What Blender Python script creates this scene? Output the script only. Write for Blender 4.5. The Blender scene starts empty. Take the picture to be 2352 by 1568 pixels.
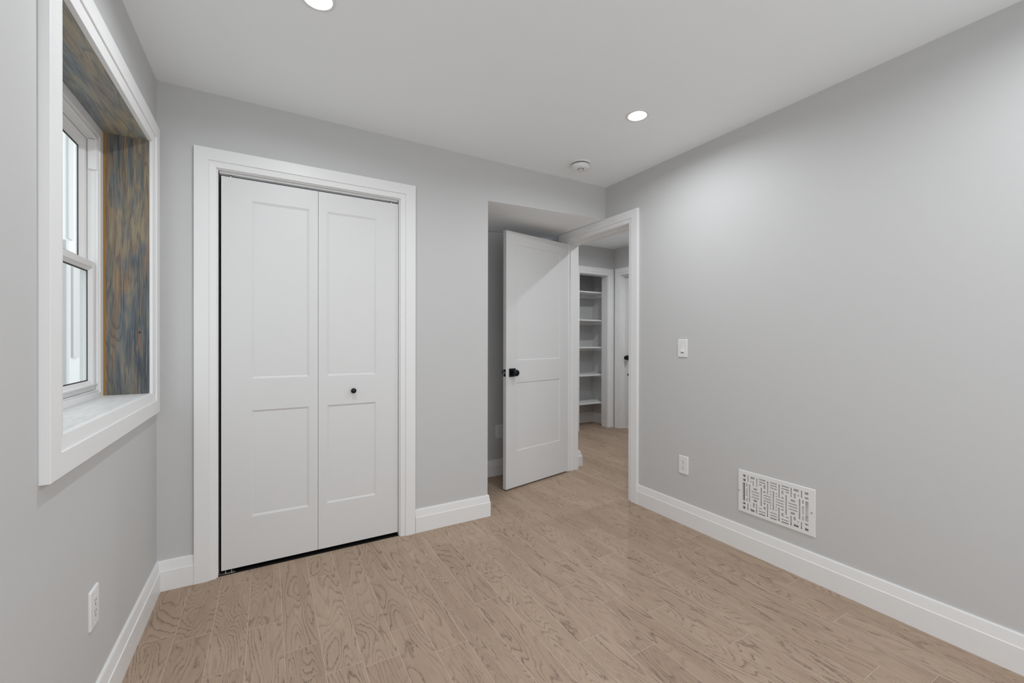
import bpy, bmesh, math, random
from mathutils import Vector, Matrix
scene = bpy.context.scene
col = scene.collection
PI = math.pi

# ------------------------------------------------------------------ camera
W, D, H = 2.832, -3.60, 2.44            # room: X 0..W, Y D..0, Z 0..H
cam_d = bpy.data.cameras.new('camera'); cam = bpy.data.objects.new('camera', cam_d); col.objects.link(cam)
cam_d.sensor_width = 36; cam_d.sensor_fit = 'HORIZONTAL'; cam_d.lens = 36*972.853/2352; cam_d.clip_start = .02
yaw, pit, rol = math.radians(29.9322), math.radians(-.1712), math.radians(.1134)
f = Vector((math.sin(yaw)*math.cos(pit), math.cos(yaw)*math.cos(pit), math.sin(pit)))
r0 = Vector((math.cos(yaw), -math.sin(yaw), 0)); u0 = r0.cross(f)
rr = math.cos(rol)*r0 + math.sin(rol)*u0; uu = -math.sin(rol)*r0 + math.cos(rol)*u0
cam.matrix_world = Matrix(((rr.x, uu.x, -f.x, .4617), (rr.y, uu.y, -f.y, -2.5996), (rr.z, uu.z, -f.z, 1.2041), (0, 0, 0, 1)))
scene.camera = cam

# ------------------------------------------------------------------ world, daylight, exposure
scene.view_settings.view_transform = 'Standard'; scene.view_settings.look = 'None'
scene.view_settings.exposure = 0.11; scene.view_settings.gamma = 1.0; scene.view_settings.use_curve_mapping = False
wd = bpy.data.worlds.new('overcast_sky'); scene.world = wd; wd.use_nodes = True
wd.node_tree.nodes['Background'].inputs[0].default_value = (.95, .985, 1.02, 1)
wd.node_tree.nodes['Background'].inputs[1].default_value = 1.72
try:
    scene.cycles.use_denoising = True; scene.cycles.max_bounces = 16; scene.cycles.diffuse_bounces = 10
except Exception: pass
POT, HALL, HALL_B = 7.0, 6.8, 12.0   # watts of each pot light in the room and of the two in the hall
RX0, RX1, RZ0, RZ1 = .25, 2.60, .15, 2.20  # rear window opening, added behind the camera for sky fill
dl = bpy.data.lights.new('daylight', 'AREA'); dl.shape = 'RECTANGLE'; dl.size = RX1-RX0; dl.size_y = RZ1-RZ0; dl.cycles.is_portal = True
dlo = bpy.data.objects.new('daylight', dl); col.objects.link(dlo)      # sky portal in the added rear window
dlo.location = ((RX0+RX1)/2, D-.11, (RZ0+RZ1)/2); dlo.rotation_euler = (math.radians(90), 0, 0)

# ------------------------------------------------------------------ materials
def srgb(*c):
    return tuple(((x/255)/12.92 if x/255 <= .04045 else ((x/255+.055)/1.055)**2.4) for x in c) + (1,)
def newmat(name, colr=(.8,.8,.8,1), rough=.5, metal=0., spec=.5):
    m = bpy.data.materials.new(name); m.use_nodes = True
    b = m.node_tree.nodes['Principled BSDF']
    b.inputs['Base Color'].default_value = colr; b.inputs['Roughness'].default_value = rough
    b.inputs['Metallic'].default_value = metal; b.inputs['Specular IOR Level'].default_value = spec
    return m
class N:
    """small node-graph helper"""
    def __init__(s, m): s.t = m.node_tree; s.b = s.t.nodes['Principled BSDF']
    def link(s, a, b): s.t.links.new(a, b)
    def node(s, kind, **kw):
        n = s.t.nodes.new(kind)
        for k, v in kw.items(): setattr(n, k, v)
        return n
    def put(s, sock, v):
        if hasattr(v, 'links') or isinstance(v, bpy.types.NodeSocket): s.link(v, sock)
        else: sock.default_value = v
    def math(s, op, a, b=0., c=None, clamp=False):
        n = s.node('ShaderNodeMath', operation=op); n.use_clamp = clamp
        s.put(n.inputs[0], a); s.put(n.inputs[1], b)
        if c is not None: s.put(n.inputs[2], c)
        return n.outputs[0]
    def comb(s, x, y, z):
        n = s.node('ShaderNodeCombineXYZ')
        for i, v in enumerate((x, y, z)): s.put(n.inputs[i], v)
        return n.outputs[0]
    def sep(s, v):
        n = s.node('ShaderNodeSeparateXYZ'); s.link(v, n.inputs[0]); return n.outputs
    def noise(s, vec, scale=1., detail=2., rough=.5, dist=0.):
        n = s.node('ShaderNodeTexNoise'); s.link(vec, n.inputs['Vector'])
        n.inputs['Scale'].default_value = scale; n.inputs['Detail'].default_value = detail
        n.inputs['Roughness'].default_value = rough; n.inputs['Distortion'].default_value = dist
        return n.outputs['Fac']
    def ramp(s, fac, stops, interp='LINEAR'):
        n = s.node('ShaderNodeValToRGB'); s.link(fac, n.inputs[0]); e = n.color_ramp.elements; n.color_ramp.interpolation = interp
        while len(e) < len(stops): e.new(.5)
        for i, (p, c) in enumerate(stops): e[i].position = p; e[i].color = c
        return n.outputs[0]
    def mix(s, fac, a, b, mode='MIX'):
        n = s.node('ShaderNodeMix', data_type='RGBA', blend_type=mode)
        s.put(n.inputs[0], fac); s.put(n.inputs[6], a); s.put(n.inputs[7], b); return n.outputs[2]
    def step(s, v, lo, hi):
        n = s.node('ShaderNodeMapRange', interpolation_type='SMOOTHSTEP'); s.put(n.inputs[0], v)
        s.put(n.inputs[1], lo); s.put(n.inputs[2], hi); return n.outputs[0]
    def bump(s, h, strength=.1, dist=.01):
        n = s.node('ShaderNodeBump'); n.inputs['Strength'].default_value = strength; n.inputs['Distance'].default_value = dist
        s.link(h, n.inputs['Height']); s.link(n.outputs[0], s.b.inputs['Normal'])

def g(v): return (v, v, v, 1)
def paint(name, v, rough, bump=.05, scale=260):
    m = newmat(name, g(v) if isinstance(v, float) else v, rough, spec=.35); n = N(m)
    tc = n.node('ShaderNodeNewGeometry').outputs['Position']
    n.bump(n.noise(tc, scale, 3, .6), bump, .0012)
    return m
M = {}
M['wall'] = paint('grey_wall_paint', .575, .62, .12)
M['ceiling'] = paint('white_ceiling_paint', (.90, .928, .945, 1), .75, .12)
M['trim'] = paint('white_trim_enamel', .82, .38, .015, 120)
M['door'] = paint('white_door_enamel', .72, .40, .02, 120)
M['vinyl'] = newmat('white_vinyl', g(.82), .3)
M['plastic'] = newmat('white_plastic', g(.80), .3)
M['shelf'] = newmat('white_melamine', g(.78), .4)
M['black'] = newmat('matte_black_metal', (.003, .0035, .005, 1), .34, spec=.35)
M['gasket'] = newmat('black_rubber', g(.008), .6)
M['slot_or_shade'] = newmat('dark_slot_and_shade', g(.02), .7)
M['gap_shade'] = newmat('painted_gap_shade', g(.012), .8, spec=.1)
M['damper'] = newmat('grey_damper', g(.85), .5)
M['steel'] = newmat('brushed_steel', g(.62), .32, 1.)
M['track'] = newmat('white_coated_track', g(.72), .55)
M['duct'] = newmat('galvanised_duct', g(.42), .5, .3)
M['grille'] = newmat('white_cast_grille', g(.80), .35)
M['vent_dark'] = newmat('smoke_detector_slot', g(.10), .6)
M['siding'] = newmat('white_siding', g(.70), .6)
M['gutter'] = newmat('grey_downspout', g(.55), .5)
M['soil'] = newmat('outside_ground', g(.35), .9)
def emis(name, strength):
    m = bpy.data.materials.new(name); m.use_nodes = True; t = m.node_tree; t.nodes.clear()
    e = t.nodes.new('ShaderNodeEmission'); e.inputs[0].default_value = (.968, 1, 1.028, 1); e.inputs[1].default_value = strength
    o = t.nodes.new('ShaderNodeOutputMaterial'); t.links.new(e.outputs[0], o.inputs[0]); return m
M['lens'] = emis('lit_lens', 6.)
def glass():
    m = bpy.data.materials.new('window_glass'); m.use_nodes = True; t = m.node_tree; t.nodes.clear()
    tr = t.nodes.new('ShaderNodeBsdfTransparent'); gl = t.nodes.new('ShaderNodeBsdfGlossy'); mx = t.nodes.new('ShaderNodeMixShader')
    tr.inputs[0].default_value = (.95, .97, .96, 1); gl.inputs['Roughness'].default_value = .02
    fr = t.nodes.new('ShaderNodeFresnel'); fr.inputs[0].default_value = 1.3
    ge = t.nodes.new('ShaderNodeNewGeometry'); ml = t.nodes.new('ShaderNodeMath'); ml.operation = 'SUBTRACT'; ml.use_clamp = True   # reflect at the front face only
    t.links.new(fr.outputs[0], ml.inputs[0]); t.links.new(ge.outputs['Backfacing'], ml.inputs[1])
    t.links.new(ml.outputs[0], mx.inputs[0]); t.links.new(tr.outputs[0], mx.inputs[1]); t.links.new(gl.outputs[0], mx.inputs[2])
    o = t.nodes.new('ShaderNodeOutputMaterial'); t.links.new(mx.outputs[0], o.inputs[0]); return m
M['glass'] = glass()

def oak():
    m = newmat('oak_planks', rough=.6, spec=.3); n = N(m)
    uv = n.node('ShaderNodeUVMap', uv_map='plank').outputs[0]; sd = n.node('ShaderNodeUVMap', uv_map='seed').outputs[0]
    sd2 = n.node('ShaderNodeUVMap', uv_map='seed_b').outputs[0]
    u, v, _ = n.sep(uv); r1, r2, _ = n.sep(sd); r3, r4, _ = n.sep(sd2)
    z = n.math('MULTIPLY', r1, 60.)
    at = lambda ku, kv: n.comb(n.math('MULTIPLY', u, ku), n.math('MULTIPLY', v, kv), z)
    # contours of a stretched height field read as flat-sawn cathedral figure
    big = n.noise(at(11., 1.7), 1., 1.2, .45, .35)
    mid = n.noise(at(46., 11.), 1., 2., .55, .2)
    jag = n.noise(at(300., 90.), 1., 3., .7)
    h = n.math('MULTIPLY_ADD', mid, .055, big)
    h = n.math('MULTIPLY_ADD', jag, .030, h)
    h = n.math('MULTIPLY_ADD', n.math('MULTIPLY', u, n.math('SUBTRACT', r2, .35)), 2.4, h)      # some planks run to straighter grain
    fr = n.math('FRACT', n.math('MULTIPLY', h, n.math('MULTIPLY_ADD', r3, 14., 12.)))
    ring = n.math('SUBTRACT', n.step(fr, .62, .90), n.step(fr, .91, .99))
    soft = n.math('SUBTRACT', n.step(fr, .0, .80), n.step(fr, .84, 1.0))
    pore = n.noise(at(1100., 40.), 1., 2., .6)
    pore2 = n.noise(at(330., 8.), 1., 3., .65)
    porem = n.step(pore, .44, .58)
    line = n.math('MULTIPLY', ring, n.math('MULTIPLY_ADD', porem, .8, .2))
    gate = n.noise(at(16., 4.), 1., 2., .5)
    line = n.math('MULTIPLY', line, n.math('MULTIPLY_ADD', n.step(gate, .34, .60), .7, .3))
    base = n.ramp(r4, [(0., (0.425, 0.317, 0.234, 1)), (.35, (0.398, 0.295, 0.217, 1)), (.7, (0.440, 0.332, 0.248, 1)), (1., (0.356, 0.259, 0.190, 1))])
    cloud = n.noise(at(14., 3.), 1., 3., .6)
    base = n.mix(n.math('MULTIPLY', n.step(cloud, .35, .75), .36), base, (0.305, 0.218, 0.156, 1))
    base = n.mix(n.math('MULTIPLY', soft, .12), base, (0.240, 0.172, 0.123, 1))
    base = n.mix(n.math('MULTIPLY', n.step(pore2, .50, .70), .26), base, (0.225, 0.160, 0.114, 1))
    c = n.mix(n.math('MULTIPLY', line, .95, clamp=True), base, (.108, .076, .055, 1))
    n.link(c, n.b.inputs['Base Color'])
    n.bump(n.math('SUBTRACT', 1., line), .15, .0008)
    return m
M['oak'] = oak()
M['seam'] = newmat('plank_edge_glint', (.56, .475, .40, 1), .5)  # light tan paints the glint of plank edges into the gaps

def stain(name, across, along, knot=None):
    """blue-grey and brown stained pine; across / along name the axes of the board"""
    m = newmat(name, rough=.42, spec=.4); n = N(m)
    p = n.sep(n.node('ShaderNodeNewGeometry').outputs['Position'])
    a, l = p['XYZ'.index(across)], p['XYZ'.index(along)]
    vec = lambda ka, kl, o: n.comb(n.math('MULTIPLY', a, ka), n.math('MULTIPLY', l, kl), o)
    big = n.noise(vec(15., 2.3, 4.3), 1., 4., .60, .7)
    big2 = n.noise(vec(20., 2.4, 9.1), 1., 3., .6, .8)
    fine = n.noise(vec(190., 5., 1.), 1., 3., .65)
    fine2 = n.noise(vec(70., 2.0, 7.), 1., 2., .6, .15)
    con = n.math('FRACT', n.math('MULTIPLY', n.math('MULTIPLY_ADD', fine2, .16, n.noise(vec(14., 1.5, 3.), 1., 1.5, .5, .5)), 11.))       # growth-ring contours
    con = n.math('SUBTRACT', n.step(con, .50, .93), n.step(con, .93, 1.))
    if knot: pal = [srgb(62, 70, 78), srgb(92, 99, 104), srgb(118, 114, 104), srgb(142, 128, 104), srgb(104, 106, 104)]
    else: pal = [srgb(104, 114, 124), srgb(136, 145, 150), srgb(158, 156, 146), srgb(178, 164, 136), srgb(154, 155, 149)]
    c = n.ramp(big, list(zip((.30, .42, .50, .57, .68), pal)))
    c = n.mix(n.math('MULTIPLY', n.step(big2, .49, .62), .65 if knot else .40), c, srgb(130, 102, 78) if knot else srgb(170, 146, 116))
    c = n.mix(n.math('MULTIPLY', con, .55), c, srgb(60, 66, 72) if knot else srgb(104, 110, 114))
    c = n.mix(n.math('MULTIPLY', n.step(fine2, .50, .66), .35), c, srgb(70, 78, 86) if knot else srgb(116, 124, 130))
    c = n.mix(n.math('MULTIPLY', n.step(fine, .50, .66), .50), c, srgb(152, 138, 112) if knot else srgb(184, 172, 146))
    if knot:
        ka, kl = knot
        wob = n.math('MULTIPLY', n.math('SUBTRACT', n.noise(vec(60., 40., 2.), 1., 2., .6), .5), .004)
        da = n.math('ADD', n.math('SUBTRACT', a, ka), wob); dll = n.math('SUBTRACT', l, kl)
        ell = lambda ra, rl, off: n.math('SQRT', n.math('ADD', n.math('POWER', n.math('MULTIPLY', da, 1/ra), 2.), n.math('POWER', n.math('MULTIPLY', n.math('ADD', dll, off), 1/rl), 2.)))
        c = n.mix(n.math('MULTIPLY', n.step(ell(.0040, .075, .035), 1.2, .4), .75), c, srgb(148, 92, 54))
        c = n.mix(n.step(ell(.0042, .0052, 0.), 1.15, .7), c, srgb(34, 30, 28))
        c = n.mix(n.step(n.math('ADD', a, wob), -.143, -.148), c, srgb(158, 118, 62))
    n.link(c, n.b.inputs['Base Color']); n.bump(fine, .08, .001)
    return m
M['stain_side'] = stain('stained_pine_side', 'X', 'Z', (-.034, 1.236))
M['stain_head'] = stain('stained_pine_head', 'X', 'Y')
def sillmat():
    m = newmat('whitewashed_sill', rough=.45); n = N(m)
    p = n.sep(n.node('ShaderNodeNewGeometry').outputs['Position'])
    s = n.noise(n.comb(n.math('MULTIPLY', p[0], 160.), n.math('MULTIPLY', p[1], 9.), 0.), 1., 3., .6, .4)
    n.link(n.ramp(s, [(.3, g(.60)), (.7, g(.78))]), n.b.inputs['Base Color']); return m
M['sill'] = sillmat()

# ------------------------------------------------------------------ mesh helpers
class MB:
    def __init__(s): s.bm = bmesh.new()
    def v(s, *p): return s.bm.verts.new(p)
    def face(s, pts, mi=0):
        f_ = s.bm.faces.new([s.bm.verts.new(p) for p in pts]); f_.material_index = mi; return f_
    def box(s, x0, x1, y0, y1, z0, z1, bev=0., seg=2):
        x0, x1 = sorted((x0, x1)); y0, y1 = sorted((y0, y1)); z0, z1 = sorted((z0, z1))
        vs = [s.v(x, y, z) for z in (z0, z1) for y in (y0, y1) for x in (x0, x1)]
        fs = [s.bm.faces.new([vs[i] for i in q]) for q in ((0,2,3,1), (4,5,7,6), (0,1,5,4), (2,6,7,3), (0,4,6,2), (1,3,7,5))]
        if bev:
            es = {e for f_ in fs for e in f_.edges}
            bmesh.ops.bevel(s.bm, geom=list(es), offset=bev, segments=seg, profile=.5, affect='EDGES')
        return s
    def lathe(s, prof, seg=40, M4=None):
        """prof: (radius, z) list, turned about local Z, then moved by M4"""
        rings = []
        for r_, z in prof:
            if r_ < 1e-6: rings.append([s.v(0, 0, z)])
            else: rings.append([s.v(r_*math.cos(2*PI*k/seg), r_*math.sin(2*PI*k/seg), z) for k in range(seg)])
        for A, B in zip(rings, rings[1:]):
            for k in range(seg):
                a0, a1, b0, b1 = A[k % len(A)], A[(k+1) % len(A)], B[k % len(B)], B[(k+1) % len(B)]
                q = []
                for x in (a0, a1, b1, b0):
                    if x not in q: q.append(x)
                if len(q) > 2: s.bm.faces.new(q)
        if M4 is not None:
            for R_ in rings:
                for x in R_: x.co = M4 @ x.co
        return s
    def plate(s, outline, holes, t0, t1, mp):
        """2-D outline with holes, extruded t0..t1; mp(a, b, t) -> xyz"""
        tmp = bmesh.new(); loops = []
        for lp in [outline] + list(holes):
            vs = [tmp.verts.new((a, b, 0)) for a, b in lp]; loops.append(vs)
            for i in range(len(vs)): tmp.edges.new((vs[i], vs[(i+1) % len(vs)]))
        bmesh.ops.triangle_fill(tmp, use_beauty=True, use_dissolve=False, edges=tmp.edges[:])
        tmp.verts.index_update()
        lo = [s.v(*mp(x.co.x, x.co.y, t0)) for x in tmp.verts]; hi = [s.v(*mp(x.co.x, x.co.y, t1)) for x in tmp.verts]
        for f_ in tmp.faces:
            ix = [x.index for x in f_.verts]
            s.bm.faces.new([lo[i] for i in ix]); s.bm.faces.new([hi[i] for i in reversed(ix)])
        for vs in loops:
            for i in range(len(vs)):
                a, b = vs[i].index, vs[(i+1) % len(vs)].index
                s.bm.faces.new((lo[a], lo[b], hi[b], hi[a]))
        tmp.free(); return s
    def frame(s, a0, a1, b0, b1, prof, mp, closed=True):
        """moulding round an opening a0..a1 x b0..b1; prof: (distance outward, height off the wall); open at the bottom when not closed"""
        rows = []
        for d, h in prof:
            bb = b0-d if closed else b0
            rows.append([s.v(*mp(a, b, h)) for a, b in ((a0-d, bb), (a0-d, b1+d), (a1+d, b1+d), (a1+d, bb))])
        n = 4 if closed else 3
        for A, B in zip(rows, rows[1:]):
            for k in range(n): s.bm.faces.new((A[k], A[(k+1) % 4], B[(k+1) % 4], B[k]))
        if not closed:
            for k in (0, 3): s.bm.faces.new([R_[k] for R_ in rows])
        return s
    def sweep(s, p0, p1, prof, out, k0=0., k1=0.):
        """profile (offset, z) run from p0 to p1 on the floor; out: unit vector off the wall; ends lengthened by k*offset (mitres)"""
        p0, p1, out = Vector(p0), Vector(p1), Vector(out); d = (p1-p0).normalized(); A, B = [], []
        for o, z in prof:
            A.append(s.bm.verts.new(p0 + out*o - d*(k0*o) + Vector((0, 0, z)))); B.append(s.bm.verts.new(p1 + out*o + d*(k1*o) + Vector((0, 0, z))))
        n = len(prof)
        for i in range(n): s.bm.faces.new((A[i], A[(i+1) % n], B[(i+1) % n], B[i]))
        s.bm.faces.new(A); s.bm.faces.new(B[::-1]); return s
    def build(s, name, mats, parent=None, smooth=None, kind=None):
        bmesh.ops.recalc_face_normals(s.bm, faces=s.bm.faces[:])
        me = bpy.data.meshes.new(name); s.bm.to_mesh(me); s.bm.free()
        for m in (mats if isinstance(mats, (list, tuple)) else [mats]): me.materials.append(m)
        o = bpy.data.objects.new(name, me); col.objects.link(o)
        if smooth is not None:
            for p in me.polygons: p.use_smooth = True
            me.set_sharp_from_angle(angle=math.radians(smooth))
        if parent: o.parent = parent
        if kind: o['kind'] = kind
        return o
def tag(o, label, cat, group=None, kind=None):
    o['label'] = label; o['category'] = cat
    if group: o['group'] = group
    if kind: o['kind'] = kind
    return o
def empty(name, loc=(0, 0, 0), rz=0.):
    o = bpy.data.objects.new(name, None); col.objects.link(o); o.location = loc; o.rotation_euler = (0, 0, rz); o.empty_display_size = .05
    return o
def copy_tree(o, parent=None):
    c_ = o.copy(); col.objects.link(c_)
    if parent: c_.parent = parent
    for ch in list(o.children): copy_tree(ch, c_)
    return c_
def struct(o, label, cat): return tag(o, label, cat, kind='structure')
XY = lambda t: None
onY = lambda a, b, t: (a, t, b)          # plate in a wall of constant Y: a = X, b = Z, t = Y
onX = lambda a, b, t: (t, a, b)          # plate in a wall of constant X: a = Y, b = Z, t = X
rect = lambda a0, a1, b0, b1: [(a0, b0), (a1, b0), (a1, b1), (a0, b1)]

# ------------------------------------------------------------------ room shell
HX0, HX1, HYB, HYF = W+.14, 4.65, 1.82, -2.0        # hall
AX, AY = 1.767, .74                                 # alcove: left edge, back wall
SOF = lambda x: 2.160 + (x-AX)*(2.184-2.160)/(W-AX) # underside over the alcove is a little out of level
HZ = 2.475                                          # hall ceiling
wL = MB().plate(rect(D-.12, .12, 0, H), [rect(-1.115, -.125, .95, 2.11)], 0., -.206, onX).build('wall_left', M['wall'])
struct(wL, 'light grey painted wall holding the deep stained-wood window', 'wall')
wB = MB().plate([(0, 0), (.232, 0), (.232, 2.073), (1.169, 2.073), (1.169, 0), (AX, 0), (AX, SOF(AX)), (W, SOF(W)), (W, H), (0, H)], [], 0., .12, onY).build('wall_back', M['wall'])
struct(wB, 'light grey painted wall around the double closet door and over the alcove', 'wall')
GY0, GY1, GZ0, GZ1 = -1.526, -1.127, .221, .460      # wall grille
wR = MB().plate([(D-.12, 0), (-.285, 0), (-.285, 2.108), (.541, 2.108), (.541, 0), (HYB+.12, 0), (HYB+.12, HZ), (D-.12, HZ)],
                [rect(GY0+.028, GY1-.028, GZ0+.018, GZ1-.018)], W, W+.14, onX).build('wall_right', M['wall'])
struct(wR, 'long light grey painted wall with light switch, outlet and white grille', 'wall')
wRear = MB().plate(rect(0, W, 0, H), [rect(RX0, RX1, RZ0, RZ1)], D, D-.12, onY).build('wall_rear', M['wall'])
struct(wRear, 'light grey wall behind the camera with a wide opening added for daylight', 'wall')
circ = lambda x, y, r_: [(x+r_*math.cos(2*PI*k/40), y+r_*math.sin(2*PI*k/40)) for k in range(40)]
LIGHTS = [(.617, -.915), (2.220, -.922), (.617, -2.55), (2.220, -2.55)]
onZ = lambda a, b, t: (a, b, t)
c_ = MB().plate(rect(-.206, W, D-.12, .12), [circ(x, y, .055) for x, y in LIGHTS], H, H+.1, onZ).build('ceiling', M['ceiling']); struct(c_, 'flat white ceiling with round pot lights', 'ceiling')
o = MB(); x0, x1 = AX-.1, W
o.plate([(x0, SOF(x0)), (x1, SOF(x1)), (x1, H), (x0, H)], [], .12, AY+.1, onY)
o.plate([(AX, SOF(AX)-.0006), (x1, SOF(x1)-.0006), (x1, SOF(x1)), (AX, SOF(AX))], [], .001, .12, onY)
struct(o.build('ceiling_alcove', M['ceiling']), 'low dropped ceiling over the alcove behind the open door', 'ceiling')
struct(MB().box(AX-.1, AX, .12, AY, 0, SOF(AX-.1)).build('wall_alcove_left', M['wall']), 'grey side wall of the alcove, next to the closet', 'wall')
struct(MB().box(AX-.1, W, AY, AY+.1, 0, SOF(AX-.1)).build('wall_alcove_back', M['wall']), 'grey alcove wall in shade behind the open door', 'wall')
# closet behind the double doors
o = MB(); o.box(.03, AX-.1, .70, .74, 0, 2.3); o.box(.0, .03, .12, .74, 0, 2.3); o.box(.03, AX-.1, .12, .70, 2.3, 2.34)
struct(o.build('wall_closet', M['wall']), 'dark inside of the closet behind the double doors', 'wall')
# hall
LX0, LX1, LZ = 4.03, 4.535, 2.10                     # linen closet opening
struct(MB().plate([(HX0, 0), (LX0-.02, 0), (LX0-.02, LZ+.02), (LX1+.02, LZ+.02), (LX1+.02, 0), (HX1, 0), (HX1, HZ), (HX0, HZ)], [], HYB, HYB+.12, onY)
       .build('wall_hall_back', M['wall']), 'grey hall wall around the open linen closet, seen through the doorway', 'wall')
D3A, D3B, D3Z = .92, 1.692, 2.10                     # hall door opening
struct(MB().plate([(HYF-.1, 0), (D3A-.02, 0), (D3A-.02, D3Z+.02), (D3B+.02, D3Z+.02), (D3B+.02, 0), (2.40, 0), (2.40, HZ), (HYF-.1, HZ)], [], HX1, HX1+.12, onX)
       .build('wall_hall_right', M['wall']), 'grey hall wall holding the closed hall door', 'wall')
struct(MB().box(HX0, HX1, HYF-.1, HYF, 0, HZ).build('wall_hall_front', M['wall']), 'grey end wall of the hall, out of view', 'wall')
struct(MB().plate(rect(HX0, HX1, HYF-.1, HYB+.12), [circ(3.5, -.25, .055), circ(3.85, .75, .055)], HZ, HZ+.1, onZ).build('ceiling_hall', M['ceiling']), 'white hall ceiling seen through the doorway', 'ceiling')
CB, CL = 2.275, 3.92
o = MB(); o.box(CL-.05, HX1, CB, CB+.1, 0, 2.44); o.box(CL-.05, CL, HYB+.12, CB, 0, 2.44); o.box(CL-.05, HX1, HYB+.12, CB+.1, 2.44, HZ)
struct(o.build('wall_linen_closet', M['wall']), 'dim grey inside walls of the linen closet around its shelves', 'wall')

# ------------------------------------------------------------------ floor: one face per plank
random.seed(11)
PW, PX = .1275, .0055
fixed = {0: [-.419], 2: [-.757], 3: [-.537], 5: [-.95], 6: [-.032], 7: [-.84], 8: [-1.041], 9: [-.374], 10: [-.844, -.227], 11: [-.629], 12: [-.418], 13: [-.939], 14: [-1.129, -.722], 15: [-1.28, -.869], 16: [-.107], 17: [-.52], 18: [-.729], 20: [-.32]}
bm = bmesh.new(); up = bm.loops.layers.uv.new('plank'); us = bm.loops.layers.uv.new('seed'); ub = bm.loops.layers.uv.new('seed_b')
k0, k1 = -1, int((HX1+.12-PX)/PW)+1
for k in range(k0, k1+1):
    xa, xb = max(PX+k*PW, -.01), min(PX+(k+1)*PW, HX1+.12)
    if xb-xa < .002: continue
    ylo, yhi = D, 2.28
    joints = sorted(fixed.get(k, []))
    if not joints: joints = [random.uniform(-1.6, -.2)]
    y = joints[-1]
    while y < yhi: y += random.uniform(.45, 1.25); joints.append(y)
    y = joints[0]
    while y > ylo: y -= random.uniform(.45, 1.25); joints.insert(0, y)
    for ya, yb in zip(joints, joints[1:]):
        ya, yb = max(ya, ylo), min(yb, yhi)
        if yb-ya < .01: continue
        s1, s2, s3, s4 = [random.random() for _ in range(4)]
        e = .0007
        P = [(xa+e, ya+e), (xb-e, ya+e), (xb-e, yb-e), (xa+e, yb-e)]
        fc = bm.faces.new([bm.verts.new((x, y_, 0)) for x, y_ in P])
        for lp, (x, y_) in zip(fc.loops, P):
            lp[up].uv = (x-PX-k*PW, y_-ya); lp[us].uv = (s1, s2); lp[ub].uv = (s3, s4)
fb = bm.faces.new([bm.verts.new(p) for p in ((-.01, D, -.0002), (HX1+.12, D, -.0002), (HX1+.12, 2.28, -.0002), (-.01, 2.28, -.0002))]); fb.material_index = 1
lo = [bm.verts.new(p) for p in ((-.01, D, -.05), (HX1+.12, D, -.05), (HX1+.12, 2.28, -.05), (-.01, 2.28, -.05))]
q = bm.faces.new(lo[::-1]); q.material_index = 1
me = bpy.data.meshes.new('floor'); bm.to_mesh(me); bm.free(); me.materials.append(M['oak']); me.materials.append(M['seam'])
fl = bpy.data.objects.new('floor', me); col.objects.link(fl); struct(fl, 'taupe oak plank floor running from room to hall', 'floor')

o = MB(); o.box(.242, 1.159, .004, .12, 0, .0012); o.box(.03, AX-.1, .12, .70, 0, .0012)  # near-black sheet over the planks stands in for shade under the doors
struct(o.build('closet_gap_shade', M['gap_shade']), 'dark sheet standing for the shade under the double doors', 'floor')

# ------------------------------------------------------------------ baseboards
BP = [(0, 0), (.0165, 0), (.0165, .0945), (.0155, .096), (.0135, .0965), (.0085, .138), (.0065, .143), (0, .143)]
def base(name, segs, label):
    o = MB()
    for p0, p1, out, a, b in segs: o.sweep((*p0, 0), (*p1, 0), BP, (*out, 0), a, b)
    struct(o.build(name, M['trim']), label, 'baseboard')
base('baseboard_left', [((0, D), (0, 0), (1, 0), -1, -1)], 'white stepped baseboard under the window wall')
base('baseboard_back', [((0, 0), (.145, 0), (0, -1), -1, 0)], 'short white baseboard between the corner and the closet casing')
base('baseboard_middle', [((1.259, 0), (AX, 0), (0, -1), 0, 1), ((AX, 0), (AX, AY), (1, 0), 1, -1)], 'white baseboard between closet casing and alcove, wrapping its corner')
base('baseboard_right', [((W, D), (W, -.359), (-1, 0), -1, 0)], 'long white stepped baseboard below the grille')
base('baseboard_rear', [((0, D), (W, D), (0, 1), -1, -1)], 'white baseboard along the rear wall')
base('baseboard_alcove', [((AX, AY), (W, AY), (0, -1), -1, -1)], 'shaded white baseboard in the alcove behind the open door')
HB = [(o_*1.9, z_) for o_, z_ in BP]
struct(MB().box(HX0, HX0+.080, .618, HYB, 0, HZ).build('trim_5', M['trim']), 'white wall end beside the doorway, on the hall side', 'wall trim')
o = MB(); o.sweep((HX0, .618, 0), (HX0+.080, .618, 0), HB, (0, -1, 0), 0, 1); o.sweep((HX0+.080, .618, 0), (HX0+.080, HYB, 0), HB, (1, 0, 0), 1, -1); o.sweep((HX0, -.36, 0), (HX0, HYF, 0), HB, (1, 0, 0), 0, -1)
struct(o.build('baseboard_hall', M['trim']), 'white hall baseboard ending beside the doorway jamb', 'baseboard')
base('baseboard_linen_closet', [((CL, CB), (HX1, CB), (0, -1), -1, -1), ((HX1, CB), (HX1, HYB+.14), (-1, 0), -1, 0)], 'white baseboard at the bottom of the linen closet')
base('baseboard_hall_right', [((HX1, HYF), (HX1, D3A-.092), (-1, 0), -1, 0)], 'white hall baseboard beyond the closed hall door')

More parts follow.
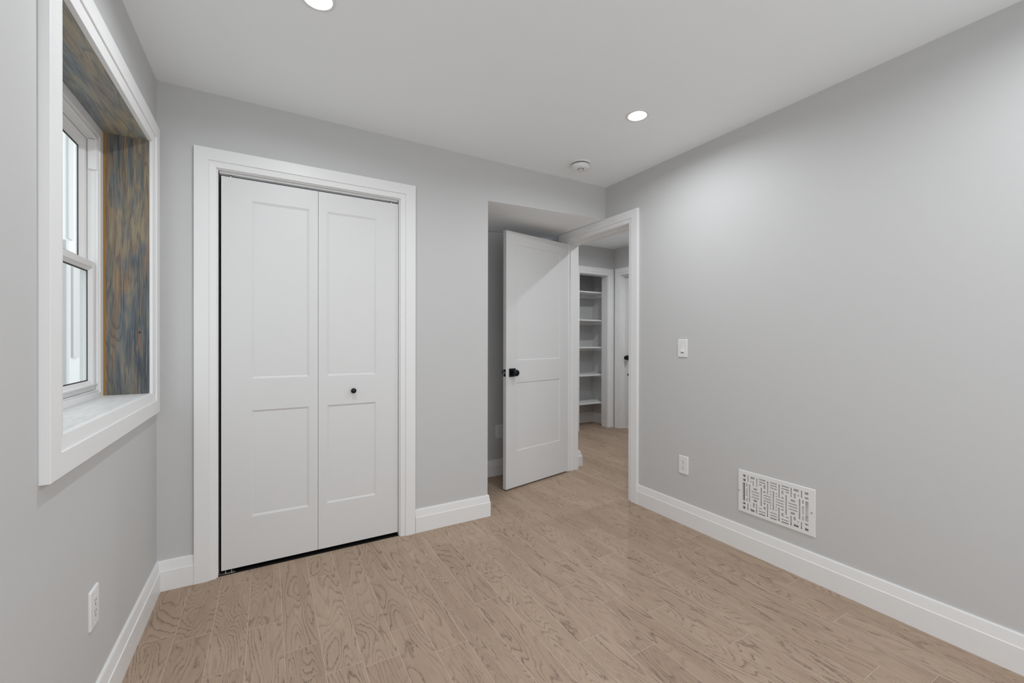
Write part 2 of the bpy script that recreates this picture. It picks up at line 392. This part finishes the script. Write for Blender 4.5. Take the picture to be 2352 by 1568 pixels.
# ------------------------------------------------------------------ casings
WP = [(0, -.004), (0, .0100), (.0008, .0110), (.0365, .0150), (.0372, .0142), (.0380, .0185), (.0395, .0200), (.0975, .0200), (.099, .0190), (.099, 0)]
CP = [(0, 0), (0, .0105), (.001, .0115), (.0285, .0150), (.0295, .0140), (.0305, .0190), (.0320, .0200), (.0895, .0200), (.091, .0190), (.091, 0)]
def casing(mb, a0, a1, b0, b1, axis, plane, sgn, closed=False):
    mp = (lambda a, b, h: (a, plane+sgn*h, b)) if axis == 'Y' else (lambda a, b, h: (plane+sgn*h, a, b))
    return mb.frame(a0, a1, b0, b1, CP, mp, closed)
def jamb(mb, a0, a1, b1, t0, t1, axis, th=.02, bottom=0.):
    """U of boards lining an opening"""
    bx = (lambda x0, x1, z0, z1: mb.box(x0, x1, t0, t1, z0, z1)) if axis == 'Y' else (lambda x0, x1, z0, z1: mb.box(t0, t1, x0, x1, z0, z1))
    bx(a0-th, a0, bottom, b1+th); bx(a1, a1+th, bottom, b1+th); bx(a0, a1, b1, b1+th); return mb
# closet door surround
t = empty('trim_1', (.70, 0, 0)); struct(t, 'white casing framing the double closet door', 'door casing')
def sub(mb, name, mat, root, **kw):
    o_ = mb.build(name, mat, None, **kw); o_.parent = root
    m_ = root.matrix_basis.inverted() if root.parent is None else Matrix()
    o_.data.transform(m_); return o_
sub(casing(MB(), .236, 1.165, 0, 2.069, 'Y', 0, -1), 'casing', M['trim'], t)
o = MB(); o.box(.232, .242, 0, .12, 0, 2.073); o.box(1.159, 1.169, 0, .12, 0, 2.073); o.box(.242, 1.159, 0, .12, 2.064, 2.073)
sub(o, 'jamb', M['trim'], t)
# room door surround
t = empty('trim_2', (W, .128, 0)); struct(t, 'white casing framing the open doorway to the hall', 'door casing')
sub(casing(MB(), -.267, .523, 0, 2.090, 'X', W, -1), 'casing', M['trim'], t)
sub(jamb(MB(), -.262, .518, 2.086, W, W+.14, 'X'), 'jamb', M['trim'], t)
o = MB(); s0, s1 = W+.040, W+.076
o.box(s0, s1, -.262, -.251, 0, 2.086, .001); o.box(s0, s1, .507, .518, 0, 2.086, .001); o.box(s0, s1, -.251, .507, 2.075, 2.086, .001)
sub(o, 'door_stop', M['trim'], t)
# linen closet surround, hall door surround
t = empty('trim_3', (4.28, HYB, 0)); struct(t, 'white casing framing the linen closet across the hall', 'door casing')
sub(casing(MB(), LX0, LX1, 0, LZ, 'Y', HYB, -1), 'casing', M['trim'], t); sub(jamb(MB(), LX0+.005, LX1-.005, LZ-.005, HYB, HYB+.12, 'Y'), 'jamb', M['trim'], t)
t = empty('trim_4', (HX1, 1.3, 0)); struct(t, 'white casing framing the closed hall door', 'door casing')
sub(casing(MB(), D3A, D3B, 0, D3Z, 'X', HX1, -1), 'casing', M['trim'], t); sub(jamb(MB(), D3A+.005, D3B-.005, D3Z-.005, HX1, HX1+.12, 'X'), 'jamb', M['trim'], t)
o = MB(); s0, s1 = HX1+.045, HX1+.078
o.box(s0, s1, D3B-.016, D3B-.005, 0, D3Z-.005); o.box(s0, s1, D3A+.005, D3A+.016, 0, D3Z-.005); o.box(s0, s1, D3A+.016, D3B-.016, D3Z-.016, D3Z-.005)
sub(o, 'door_stop', M['trim'], t)

# ------------------------------------------------------------------ panel doors
def leaf(mb, w, h, th, panels, depth=.006, slope=.0115):
    """front face at y=0 looking to -y; panels: (x0, x1, z0, z1), stacked"""
    for y0, sg in ((0., 1.), (th, -1.)):
        xs = [0, panels[0][0], panels[0][1], w]; zs = [0]
        for p in panels: zs += [p[2], p[3]]
        zs.append(h)
        for i in range(3):
            for j in range(len(zs)-1):
                x0, x1, z0, z1 = xs[i], xs[i+1], zs[j], zs[j+1]
                if i == 1 and j % 2 == 1:
                    R_ = []
                    for d, dy in ((0, 0), (.0012, .0016), (slope, depth), (slope+.0016, depth-.0008)):
                        R_.append([mb.v(x, y0+sg*dy, z) for x, z in ((x0+d, z0+d), (x1-d, z0+d), (x1-d, z1-d), (x0+d, z1-d))])
                    for A, B in zip(R_, R_[1:]):
                        for k in range(4): mb.bm.faces.new((A[k], A[(k+1) % 4], B[(k+1) % 4], B[k]))
                    mb.bm.faces.new(R_[-1])
                else: mb.face([(x0, y0, z0), (x1, y0, z0), (x1, y0, z1), (x0, y0, z1)])
    for a, b in (((0, 0), (w, 0)), ((w, 0), (w, h)), ((w, h), (0, h)), ((0, h), (0, 0))):
        mb.face([(a[0], 0, a[1]), (b[0], 0, b[1]), (b[0], th, b[1]), (a[0], th, a[1])])
    bmesh.ops.remove_doubles(mb.bm, verts=mb.bm.verts[:], dist=1e-5)
    return mb
def toY(loc): return Matrix.Translation(loc) @ Matrix.Rotation(PI/2, 4, 'X')     # lathe axis -> -Y
# double closet door (bifold)
d1 = empty('door_1', (.254, .014, 0)); struct(d1, 'white bifold closet door with two panelled leaves and black knob', 'door')
pz = [(.252, .811), (.978, 1.911)]
A = leaf(MB(), .4515, 2.019, .034, [(.132, .406, *p) for p in pz]).build('leaf', M['door'], d1); A.location = (0, 0, .021)
B = leaf(MB(), .4490, 2.019, .034, [(.0445, .3165, *p) for p in pz]).build('leaf', M['door'], d1); B.location = (.4535, 0, .021)
kn = MB().lathe([(0, 0), (.0075, 0), (.0075, .010), (.0085, .014), (.0140, .017), (.0152, .021), (.0145, .0255), (.011, .028), (0, .0285)], 36, toY((.1855, 0, .888))).build('knob', M['black'], B, 40)
kn['label'] = 'small round black knob'
tr = MB(); x0, x1 = -.008, .901
tr.box(x0, x1, .002, .004, 2.053, 2.0635); tr.box(x0, x1, .028, .030, 2.053, 2.0635); tr.box(x0, x1, .004, .028, 2.061, 2.0635)
tr.build('track', M['track'], d1)
for px in (.040, .862):
    MB().lathe([(0, 2.042), (.0035, 2.042), (.0035, 2.060), (0, 2.060)], 16, Matrix.Translation((px, .016, 0))).build('pivot_pin', M['steel'], d1, 40)
o = MB(); o.box(-.010, .060, .000, .026, .0006, .0036, .0008); o.box(-.0115, -.009, .000, .026, .0006, .034, .0006)
for q_ in (.018, .044): o.lathe([(0, .0036), (.004, .0036), (.004, .0055), (.002, .0065), (.002, .0185), (0, .0185)], 14, Matrix.Translation((q_, .012, 0)))
br = o.build('floor_bracket', M['steel'], d1, 40); br['label'] = 'steel pivot bracket on the floor'

# room door, standing open into the alcove
ang = math.atan2(.161, .744)
d2 = empty('door_2', (2.102, .343, 0), ang); struct(d2, 'white two-panel door standing open into the alcove, black knob', 'door')
LW = .752
A = leaf(MB(), LW, 2.068, .035, [(.112, .643, .291, .848), (.112, .643, 1.029, 1.970)], .0055, .010).build('leaf', M['door'], d2); A.location = (0, 0, .012)
KX, KZ = .064, .944
for sg, yf in ((1, 0.), (-1, .035)):
    T = Matrix.Translation((KX, yf, KZ)) @ Matrix.Rotation(PI/2*sg, 4, 'X')
    o = MB(); y1 = yf-sg*.009
    o.box(KX-.033, KX+.033, yf, y1, KZ-.033, KZ+.033, .0015)
    ro = o.build('rosette', M['black'], d2)
    kb = MB().lathe([(.0, .006), (.0135, .008), (.0115, .020), (.0125, .030), (.0215, .037), (.0265, .044), (.0275, .052), (.0262, .059), (.022, .0645), (.012, .067), (0, .0675)], 44, T).build('knob', M['black'], d2, 50)
o = MB(); o.box(-.0012, .0, .005, .030, KZ-.030, KZ+.027, .0004)
lp = o.build('latch_plate', M['black'], d2)
o = MB(); o.plate([(.011, KZ-.009), (.024, KZ-.009), (.024, KZ+.009), (.011, KZ+.009)], [], -.001, -.010, onX)
o.build('latch_bolt', M['steel'], lp)
for hz in (.30, 1.07, 1.83):
    o = MB(); o.lathe([(0, -.045), (.0055, -.045), (.0055, .045), (0, .045)], 18, Matrix.Translation((LW+.005, .040, hz))); o.box(LW-.0005, LW+.0015, .003, .036, hz-.044, hz+.044)
    o.build('hinge', M['black'], d2, 40)

# hall door, closed
d3 = empty('door_3', (HX1+.079, D3B-.008, 0), -PI/2); struct(d3, 'closed white hall door with black knob, seen past the doorway', 'door')
A = leaf(MB(), .756, 2.076, .035, [(.112, .643, .29, .86), (.112, .643, 1.04, 1.98)], .0055, .010).build('leaf', M['door'], d3); A.location = (0, 0, .012)
o = MB(); o.box(.031, .097, 0, -.009, .935, 1.001, .0015); o.build('rosette', M['black'], d3)
MB().lathe([(.0, .006), (.0135, .008), (.0115, .020), (.0125, .030), (.0215, .037), (.0265, .044), (.0275, .052), (.0262, .059), (.022, .0645), (.012, .067), (0, .0675)], 40, toY((.064, 0, .968))).build('knob', M['black'], d3, 50)
MB().lathe([(0, 0), (.017, 0), (.017, .003), (.006, .004), (0, .004)], 30, toY((.064, 0, .735))).build('privacy_pin', M['black'], d3, 40)

# ------------------------------------------------------------------ window
wy0, wy1, wz0, wz1 = -1.102, -.140, .962, 2.095         # clear opening between the stained boards
w = empty('window_1', (0, (wy0+wy1)/2, wz0)); struct(w, 'deep-set white sash window with stained wood side and head boards', 'window')
sub(MB().frame(wy0+.001, wy1+.001, wz0+.001, wz1-.001, WP, lambda a, b, h: (h, a, b), True), 'casing', M['trim'], w)
o = MB().box(-.153, .0, wy1, wy1+.018, wz0-.012, wz1+.018); q = sub(o, 'side_board', M['stain_side'], w); q['label'] = 'blue-grey and brown stained wood board with a knot'
o = MB().box(-.153, .0, wy0-.018, wy0, wz0-.012, wz1+.018); sub(o, 'side_board', M['stain_side'], w)
o = MB().box(-.153, .0, wy0, wy1, wz1, wz1+.018); q = sub(o, 'head_board', M['stain_head'], w); q['label'] = 'blue-grey stained wood board overhead'
o = MB().box(-.153, .0, wy0, wy1, wz0-.012, wz0); q = sub(o, 'sill', M['sill'], w); q['label'] = 'whitewashed wood sill'
# vinyl frame: face at X=-.153, inner edge fo inside the opening, channel running back to X=-.235
fo = .058; ft, fbm = .060, .032
vy0, vy1, vz0, vz1 = wy0+fo, wy1-fo, wz0+fbm, wz1-ft
def ring(mb, y0, y1, z0, z1, prof):
    """closed moulding whose profile (inset, x) runs from the outer edge inward"""
    rows = [[mb.v(x, a, b) for a, b in ((y0+d, z0+d), (y0+d, z1-d), (y1-d, z1-d), (y1-d, z0+d))] for d, x in prof]
    rows.append(rows[0])
    for A_, B_ in zip(rows, rows[1:]):
        for k in range(4): mb.bm.faces.new((A_[k], A_[(k+1) % 4], B_[(k+1) % 4], B_[k]))
    return mb
mb = MB(); P_ = []
def uneven(mb, prof):
    rows = []
    for d, x in prof:
        rows.append([mb.v(x, a, b) for a, b in ((wy0+d*fo, wz0+d*fbm), (wy0+d*fo, wz1-d*ft), (wy1-d*fo, wz1-d*ft), (wy1-d*fo, wz0+d*fbm))])
    rows.append(rows[0])
    for A_, B_ in zip(rows, rows[1:]):
        for k in range(4): mb.bm.faces.new((A_[k], A_[(k+1) % 4], B_[(k+1) % 4], B_[k]))
    return mb
sub(uneven(mb, [(0, -.212), (0, -.1535), (.60, -.1535), (.64, -.157), (.92, -.157), (.96, -.1545), (1.0, -.1565), (1.0, -.162), (.97, -.166), (.97, -.183), (1.04, -.184), (1.04, -.187), (.97, -.188), (.97, -.212)]), 'frame', M['vinyl'], w)
ZM0, ZM1 = 1.490, 1.525                                   # meeting rail
def sash(y0, y1, z0, z1, xf, st, name_glass=True):
    o_ = ring(MB(), y0, y1, z0, z1, [(0, xf-.020), (0, xf-.002), (.002, xf), (st*.62, xf), (st*.72, xf-.003), (st, xf-.010), (st, xf-.020)])
    s_ = sub(o_, 'sash', M['vinyl'], w)
    L_ = w.matrix_basis.inverted()
    o2 = ring(MB(), y0+st-.0005, y1-st+.0005, z0+st-.0005, z1-st+.0005, [(0, xf-.0125), (.0045, xf-.0125), (.0045, xf-.0145), (0, xf-.0145)]); ob = o2.build('gasket', M['gasket'], s_); ob.data.transform(L_)
    o3 = MB().box(xf-.018, xf-.0145, y0+st-.001, y1-st+.001, z0+st-.001, z1-st+.001); ob = o3.build('glass', M['glass'], s_); ob.data.transform(L_)
    return s_
up_ = sash(vy0, vy1, ZM0+.002, vz1, -.189, .048)
lo_ = sash(vy0+.001, vy1-.001, vz0+.001, ZM1, -.164, .040)
# lift rail along the lower sash, stop block in the upper channel
o = MB().box(-.1645, -.154, vy0+.004, vy1-.004, vz0+.020, vz0+.0275, .003, 3); ob = o.build('lift_rail', M['vinyl'], lo_, 40); ob.data.transform(w.matrix_basis.inverted())
o = MB().box(-.186, -.1575, vy1-.006, vy1+.004, vz1-.125, vz1, .001); sub(o, 'channel_cover', M['vinyl'], w)
# unseen rear window, added behind the camera to let fill daylight in
r = empty('added_window', (1.45, D, .75)); struct(r, 'wide unseen window added in the rear wall for daylight', 'window')
sub(casing(MB(), RX0, RX1, RZ0, RZ1, 'Y', D, 1, True), 'casing', M['trim'], r)  # casing belongs to the added, unseen rear window

# ------------------------------------------------------------------ outside the window
nb = empty('neighbouring_house', (-2.3, 3, -.8))
tag(nb, 'white clad house next door, glimpsed through the window glass', 'house')
o = MB(); o.box(-2.5, -2.3, -4, 12, -.8, 5)
sub(o, 'wall', M['siding'], nb)
for yb in (-1.2, .6, 2.4, 4.2, 6.0): sub(MB().box(-2.3, -2.26, yb, yb+.14, -.8, 5), 'batten', M['siding'], nb)
sub(MB().box(-2.31, -2.27, 6.89, 7.145, .91, 2.42, .004), 'window_shutter', M['gutter'], nb)
sub(MB().box(-2.31, -2.25, 6.55, 6.655, -.8, 2.75, .004), 'corner_board', M['gutter'], nb)
sub(MB().box(-2.31, -2.27, 6.71, 6.90, 2.80, 5, .004), 'upper_panel', M['gutter'], nb)
struct(MB().box(-6, -.206, -5, 13, -.9, -.8).build('ground_outside', M['soil']), 'pale ground between the two houses', 'ground')

# ------------------------------------------------------------------ pot lights
def pot(loc, watts, label, group):
    p = empty('ceiling_light', loc); tag(p, label, 'light', group)
    MB().lathe([(.0362, .0130), (.0375, .0080), (.0440, -.0010), (.0480, -.0038), (.058, -.0040), (.0625, -.0022), (.0635, 0), (.0635, .004), (.050, .016), (.0362, .016), (.0362, .0130)], 56).build('trim_ring', M['plastic'], p, 40)
    e = MB().lathe([(.0366, .0100), (.0355, .0082), (.030, .0074), (.018, .0069), (0, .0067)], 48).build('lens', M['lens'], p, 60)
    e['label'] = 'glowing white lens'
    l = bpy.data.lights.new('led', 'AREA'); l.shape = 'DISK'; l.size = .068; l.energy = watts; l.spread = math.radians(SPREAD); l.color = (.968, 1, 1.028)
    lo_ = bpy.data.objects.new('led', l); col.objects.link(lo_); lo_.parent = p; lo_.location = (0, 0, .0055); return p
SPREAD = 180
P1 = pot((.617, -.915, H), POT, 'glowing round pot light in front of the closet, on the window side', 'round pot lights in the ceiling')
pot((2.220, -.922, H), POT, 'glowing round pot light near the smoke detector', 'round pot lights in the ceiling')
pot((.617, -2.55, H), POT, 'glowing round pot light over the camera, window side', 'round pot lights in the ceiling')
pot((2.220, -2.55, H), POT, 'glowing round pot light over the camera, grille side', 'round pot lights in the ceiling')
pot((3.50, -.25, HZ), HALL, 'glowing round pot light in the hall ceiling, out of view', 'round pot lights in the hall')
pot((3.85, .75, HZ), HALL_B, 'glowing round pot light in the hall ceiling before the linen closet', 'round pot lights in the hall')

# ------------------------------------------------------------------ smoke detector
sd = empty('smoke_detector', (2.352, -.268, H)); tag(sd, 'round white smoke detector on the ceiling near the corner', 'smoke detector')
MB().lathe([(0, 0), (.070, 0), (.070, -.006), (.067, -.009), (.050, -.009), (0, -.009)], 56).build('base_plate', M['plastic'], sd, 40)
MB().lathe([(0, -.009), (.060, -.009), (.060, -.016), (0, -.016)], 48).build('vent_slot', M['vent_dark'], sd, 40)
MB().lathe([(0, -.016), (.0635, -.016), (.0645, -.019), (.0625, -.036), (.056, -.043), (.042, -.046), (0, -.047)], 56).build('body', M['plastic'], sd, 50)
T = Matrix.Translation((-.006, -.014, 0))
bt = MB().lathe([(.0215, -.0455), (.0215, -.0478), (.0185, -.0482), (.0185, -.0462)], 36, T).build('button_ring', M['vent_dark'], sd, 40)
MB().lathe([(0, -.0462), (.0165, -.0462), (.0165, -.0492), (.0145, -.0502), (0, -.0506)], 36, T).build('test_button', M['plastic'], sd, 40)
tl = MB(); tl.box(.046, .062, -.041, -.0405, -.034, -.020); tl = None

# ------------------------------------------------------------------ switch and outlets (local: plate in XZ, facing -Y)
def rounded(x0, x1, z0, z1, r_, n=5):
    pts = []
    for cx, cz, a0 in ((x1-r_, z0+r_, -PI/2), (x1-r_, z1-r_, 0), (x0+r_, z1-r_, PI/2), (x0+r_, z0+r_, PI)):
        for i in range(n+1): a = a0+PI/2*i/n; pts.append((cx+r_*math.cos(a), cz+r_*math.sin(a)))
    return pts
def cover(root, hole):
    o_ = MB(); w_, h_ = .0355, .0590
    rows = [[o_.v(a, y, b) for a, b in rounded(-w_+d, w_-d, -h_+d, h_-d, .0035)] for d, y in ((0, 0), (0, -.0035), (.0008, -.0048), (.0025, -.0058))]
    n_ = len(rows[0])
    for A_, B_ in zip(rows, rows[1:]):
        for k in range(n_): o_.bm.faces.new((A_[k], A_[(k+1) % n_], B_[(k+1) % n_], B_[k]))
    o_.plate(rounded(-w_+.0025, w_-.0025, -h_+.0025, h_-.0025, .0035), [hole], -.0058, -.0030, onY)
    pl = o_.build('cover_plate', M['plastic'], root, 35)
    for z in (-.048, .048):
        MB().lathe([(0, 0), (.0026, 0), (.0026, .0008), (0, .0010)], 14, toY((0, -.0057, z))).build('screw', M['plastic'], pl, 40)
    return pl
HOLE = rect(-.0168, .0168, -.0335, .0335)
def outlet(loc, rz, label):
    r_ = empty('wall_outlet', loc, rz); tag(r_, label, 'outlet', 'white duplex wall outlets'); cover(r_, HOLE)
    rc = MB(); rc.box(-.0162, .0162, -.0010, -.0066, -.0328, .0328, .0008); rc = rc.build('receptacle', M['plastic'], r_)
    for zc in (.0165, -.0165):
        for xx, hh in ((-.0062, .0045), (.0062, .0036)): MB().box(xx-.0011, xx+.0011, -.0060, -.0068, zc+.004-hh, zc+.004+hh).build('slot_or_shade', M['slot_or_shade'], rc)
        MB().lathe([(0, 0), (.0026, 0), (.0026, .0010), (0, .0010)], 14, toY((0, -.0059, zc-.0085))).build('slot_or_shade', M['slot_or_shade'], rc)
    return r_
o1 = outlet((W, -.7515, .3870), -PI/2, 'white duplex outlet low on the right wall below the switch')
def another(loc, rz, label):
    c2 = copy_tree(o1); c2.location = loc; c2.rotation_euler = (0, 0, rz); c2['label'] = label
another((0, -.852, .391), PI/2, 'white duplex outlet under the window, seen nearly edge-on')
another((2.254, AY, .390), 0, 'shaded duplex outlet in the alcove, half hidden by the open door')
s = empty('light_switch', (W, -.741, 1.154), -PI/2); tag(s, 'white paddle light switch on the grey wall beside the doorway', 'light switch')
cover(s, HOLE)
o = MB(); o.box(-.0162, .0162, -.0006, -.0056, -.0328, .0328); o.build('switch_body', M['plastic'], s)
o = MB()   # paddle, pressed in at the top
pr = [(-.0052, .029), (-.0066, .030), (-.0078, -.004), (-.0120, -.0235), (-.0112, -.0255), (-.0050, -.0255)]
o.plate([(a, b) for a, b in pr], [], -.0112, .0112, lambda a, b, t: (t, a, b)); o.build('paddle', M['plastic'], s)
MB().box(-.0105, .0105, -.0050, -.0060, -.0300, -.0268).build('slot_or_shade', M['slot_or_shade'], s)  # dark strip painted in for the shadow under the paddle

# ------------------------------------------------------------------ grille (holes read off the plate, u to the right, v up, in a 1 x 1 frame)
gr = empty('vent_grille', (W, GY0, GZ0), -PI/2); 
gr.location = (W, GY1, GZ0); tag(gr, 'white cast grille with basket-weave slots low on the right wall', 'vent grille')
#HOLES_BEGIN
GH = [(0.0651, 0.1062, 0.8499, 0.9031), (0.0657, 0.1069, 0.7446, 0.8042), (0.0632, 0.101, 0.277, 0.7113), (0.0655, 0.1067, 0.1901, 0.241),
      (0.0653, 0.1073, 0.0816, 0.1452), (0.1346, 0.1488, 0.7506, 0.9025), (0.1343, 0.1501, 0.085, 0.2424), (0.119, 0.1361, 0.6262, 0.7118),
      (0.1198, 0.1372, 0.4019, 0.5884), (0.1212, 0.1383, 0.2795, 0.3678), (0.1772, 0.2386, 0.842, 0.9007), (0.1784, 0.24, 0.0821, 0.1459),
      (0.1741, 0.1908, 0.7614, 0.7902), (0.1733, 0.1907, 0.2047, 0.2297), (0.1572, 0.176, 0.2762, 0.7088), (0.2109, 0.2247, 0.6869, 0.805),
      (0.2151, 0.2393, 0.1894, 0.2953), (0.2594, 0.2748, 0.6939, 0.9), (0.2591, 0.2745, 0.0853, 0.2958), (0.2194, 0.2758, 0.5976, 0.6535),
      (0.2213, 0.2754, 0.3303, 0.3825), (0.1945, 0.3018, 0.5403, 0.5715), (0.1949, 0.3022, 0.4755, 0.5067), (0.1953, 0.3026, 0.4118, 0.443),
      (0.2976, 0.3876, 0.8771, 0.9041), (0.298, 0.388, 0.8158, 0.8428), (0.2984, 0.3383, 0.7544, 0.7814), (0.2971, 0.3386, 0.2042, 0.2276),
      (0.2976, 0.3892, 0.1389, 0.166), (0.298, 0.3896, 0.0773, 0.1044), (0.3222, 0.3403, 0.2787, 0.7113), (0.36, 0.3888, 0.6973, 0.7886),
      (0.361, 0.3896, 0.6059, 0.6486), (0.3628, 0.3915, 0.3438, 0.3865), (0.3635, 0.3923, 0.228, 0.289), (0.4091, 0.4264, 0.6027, 0.899),
      (0.4093, 0.4266, 0.0859, 0.3829), (0.4465, 0.5389, 0.8757, 0.9021), (0.4469, 0.5393, 0.8156, 0.842), (0.4473, 0.5398, 0.7555, 0.7819),
      (0.4479, 0.4655, 0.6653, 0.6989), (0.4484, 0.4659, 0.6051, 0.6352), (0.3594, 0.4653, 0.5377, 0.5682), (0.3598, 0.4658, 0.4743, 0.5048),
      (0.3603, 0.4662, 0.4133, 0.4438), (0.4481, 0.4656, 0.3571, 0.3848), (0.4486, 0.4661, 0.2908, 0.3209), (0.4493, 0.5377, 0.2004, 0.2245),
      (0.4497, 0.5381, 0.1401, 0.1666), (0.4501, 0.5386, 0.0762, 0.1039), (0.4841, 0.5029, 0.2777, 0.7124), (0.5222, 0.5394, 0.6637, 0.6934),
      (0.5227, 0.5398, 0.6006, 0.6304), (0.5231, 0.5403, 0.3592, 0.383), (0.5236, 0.5407, 0.2936, 0.3234), (0.5582, 0.5762, 0.6013, 0.9031),
      (0.5573, 0.5753, 0.0827, 0.3817), (0.5953, 0.6891, 0.8751, 0.9022), (0.5958, 0.6895, 0.8163, 0.8433), (0.6495, 0.6902, 0.7604, 0.7885),
      (0.5962, 0.6232, 0.6986, 0.7833), (0.5972, 0.624, 0.6044, 0.6456), (0.5231, 0.6276, 0.5363, 0.5661), (0.5236, 0.6281, 0.4768, 0.5053),
      (0.524, 0.6285, 0.4172, 0.4434), (0.5959, 0.6247, 0.3432, 0.3785), (0.5966, 0.6255, 0.2134, 0.2901), (0.6504, 0.6879, 0.2113, 0.2347),
      (0.5962, 0.6882, 0.1358, 0.1618), (0.5966, 0.6886, 0.0768, 0.1039), (0.6467, 0.6649, 0.2721, 0.7119), (0.7095, 0.7258, 0.7032, 0.9034),
      (0.7091, 0.726, 0.0821, 0.2922), (0.7463, 0.8086, 0.8525, 0.902), (0.749, 0.8096, 0.0853, 0.1453), (0.7471, 0.7749, 0.6949, 0.7985),
      (0.7114, 0.7655, 0.6048, 0.6546), (0.686, 0.7913, 0.5411, 0.5701), (0.6865, 0.7918, 0.4794, 0.5085), (0.687, 0.7923, 0.4178, 0.4445),
      (0.7116, 0.7664, 0.329, 0.3777), (0.7479, 0.775, 0.2146, 0.2896), (0.7963, 0.814, 0.7623, 0.7886), (0.7964, 0.8141, 0.199, 0.2219),
      (0.8102, 0.8288, 0.2766, 0.7127), (0.835, 0.8512, 0.7502, 0.9012), (0.836, 0.8515, 0.0786, 0.2358), (0.8491, 0.8679, 0.6325, 0.7062),
      (0.8501, 0.8694, 0.3998, 0.5814), (0.8518, 0.8707, 0.2749, 0.3658), (0.8785, 0.9227, 0.8444, 0.8986), (0.8794, 0.9235, 0.7497, 0.7948),
      (0.8856, 0.9246, 0.2811, 0.7077), (0.8808, 0.9237, 0.1964, 0.236), (0.8816, 0.9246, 0.0799, 0.1433)]
#HOLES_END
gw, gh = GY1-GY0, GZ1-GZ0
o = MB(); rows = [[o.v(a, y, b) for a, b in rect(d, gw-d, d, gh-d)] for d, y in ((0, 0), (0, -.0032), (.0022, -.0052))]
for A_, B_ in zip(rows, rows[1:]):
    for k in range(4): o.bm.faces.new((A_[k], A_[(k+1) % 4], B_[(k+1) % 4], B_[k]))
d = .0022
o.plate(rect(d, gw-d, d, gh-d), [rect(u0_*gw, u1_*gw, v0_*gh, v1_*gh) for u0_, u1_, v0_, v1_ in GH], -.0052, -.0008, onY)
pl = o.build('face_plate', M['grille'], gr)
for u_ in (.014, .962):
    MB().lathe([(0, 0), (.0042, 0), (.0040, .0016), (.0025, .0022), (0, .0023)], 18, toY((u_*gw, -.0051, .5*gh))).build('screw', M['steel'], gr, 40)
o = MB(); a0, a1, b0, b1, dd = .029, gw-.029, .019, gh-.019, .11
o.box(a0, a1, dd, dd+.004, b0, b1); o.box(a0, a0+.003, .002, dd, b0, b1); o.box(a1-.003, a1, .002, dd, b0, b1); o.box(a0, a1, .002, dd, b0, b0+.003); o.box(a0, a1, .002, dd, b1-.003, b1)
o.build('duct_box', M['duct'], gr)
for k in range(3):
    z = .0245+.0655*k; MB().plate([(.0055, z), (.0065, z), (.0110, z+.064), (.0100, z+.064)], [], a0+.006, a1-.006, lambda a, b, t: (t, a, b)).build('damper_blade', M['damper'], gr)

# ------------------------------------------------------------------ linen closet shelves
def shelf(z, label):
    r_ = empty('closet_shelf', (4.2, HYB+.12, z)); tag(r_, label, 'shelf', 'white shelves in the linen closet')
    x0, x1, y1 = CL-4.2, HX1-4.2, CB-HYB-.12
    MB().box(x0, x1, .012, y1, -.018, 0, .001).build('board', M['shelf'], r_)
    MB().box(x0, x1, y1-.018, y1, -.062, -.018).build('cleat', M['trim'], r_)
    MB().box(x1-.018, x1, .03, y1-.018, -.062, -.018).build('cleat', M['trim'], r_)
    MB().box(x0, x0+.018, .03, y1-.018, -.062, -.018).build('cleat', M['trim'], r_)
    return r_
s0 = shelf(1.883, 'topmost white shelf in the linen closet, under the black gap')
for z, t_ in ((1.492, 'second white linen-closet shelf from the top'), (1.113, 'middle white linen-closet shelf'), (.728, 'fourth white linen-closet shelf from the top'), (.336, 'lowest white linen-closet shelf, above the baseboard')):
    q = copy_tree(s0); q.location = (4.2, HYB+.12, z); q['label'] = t_
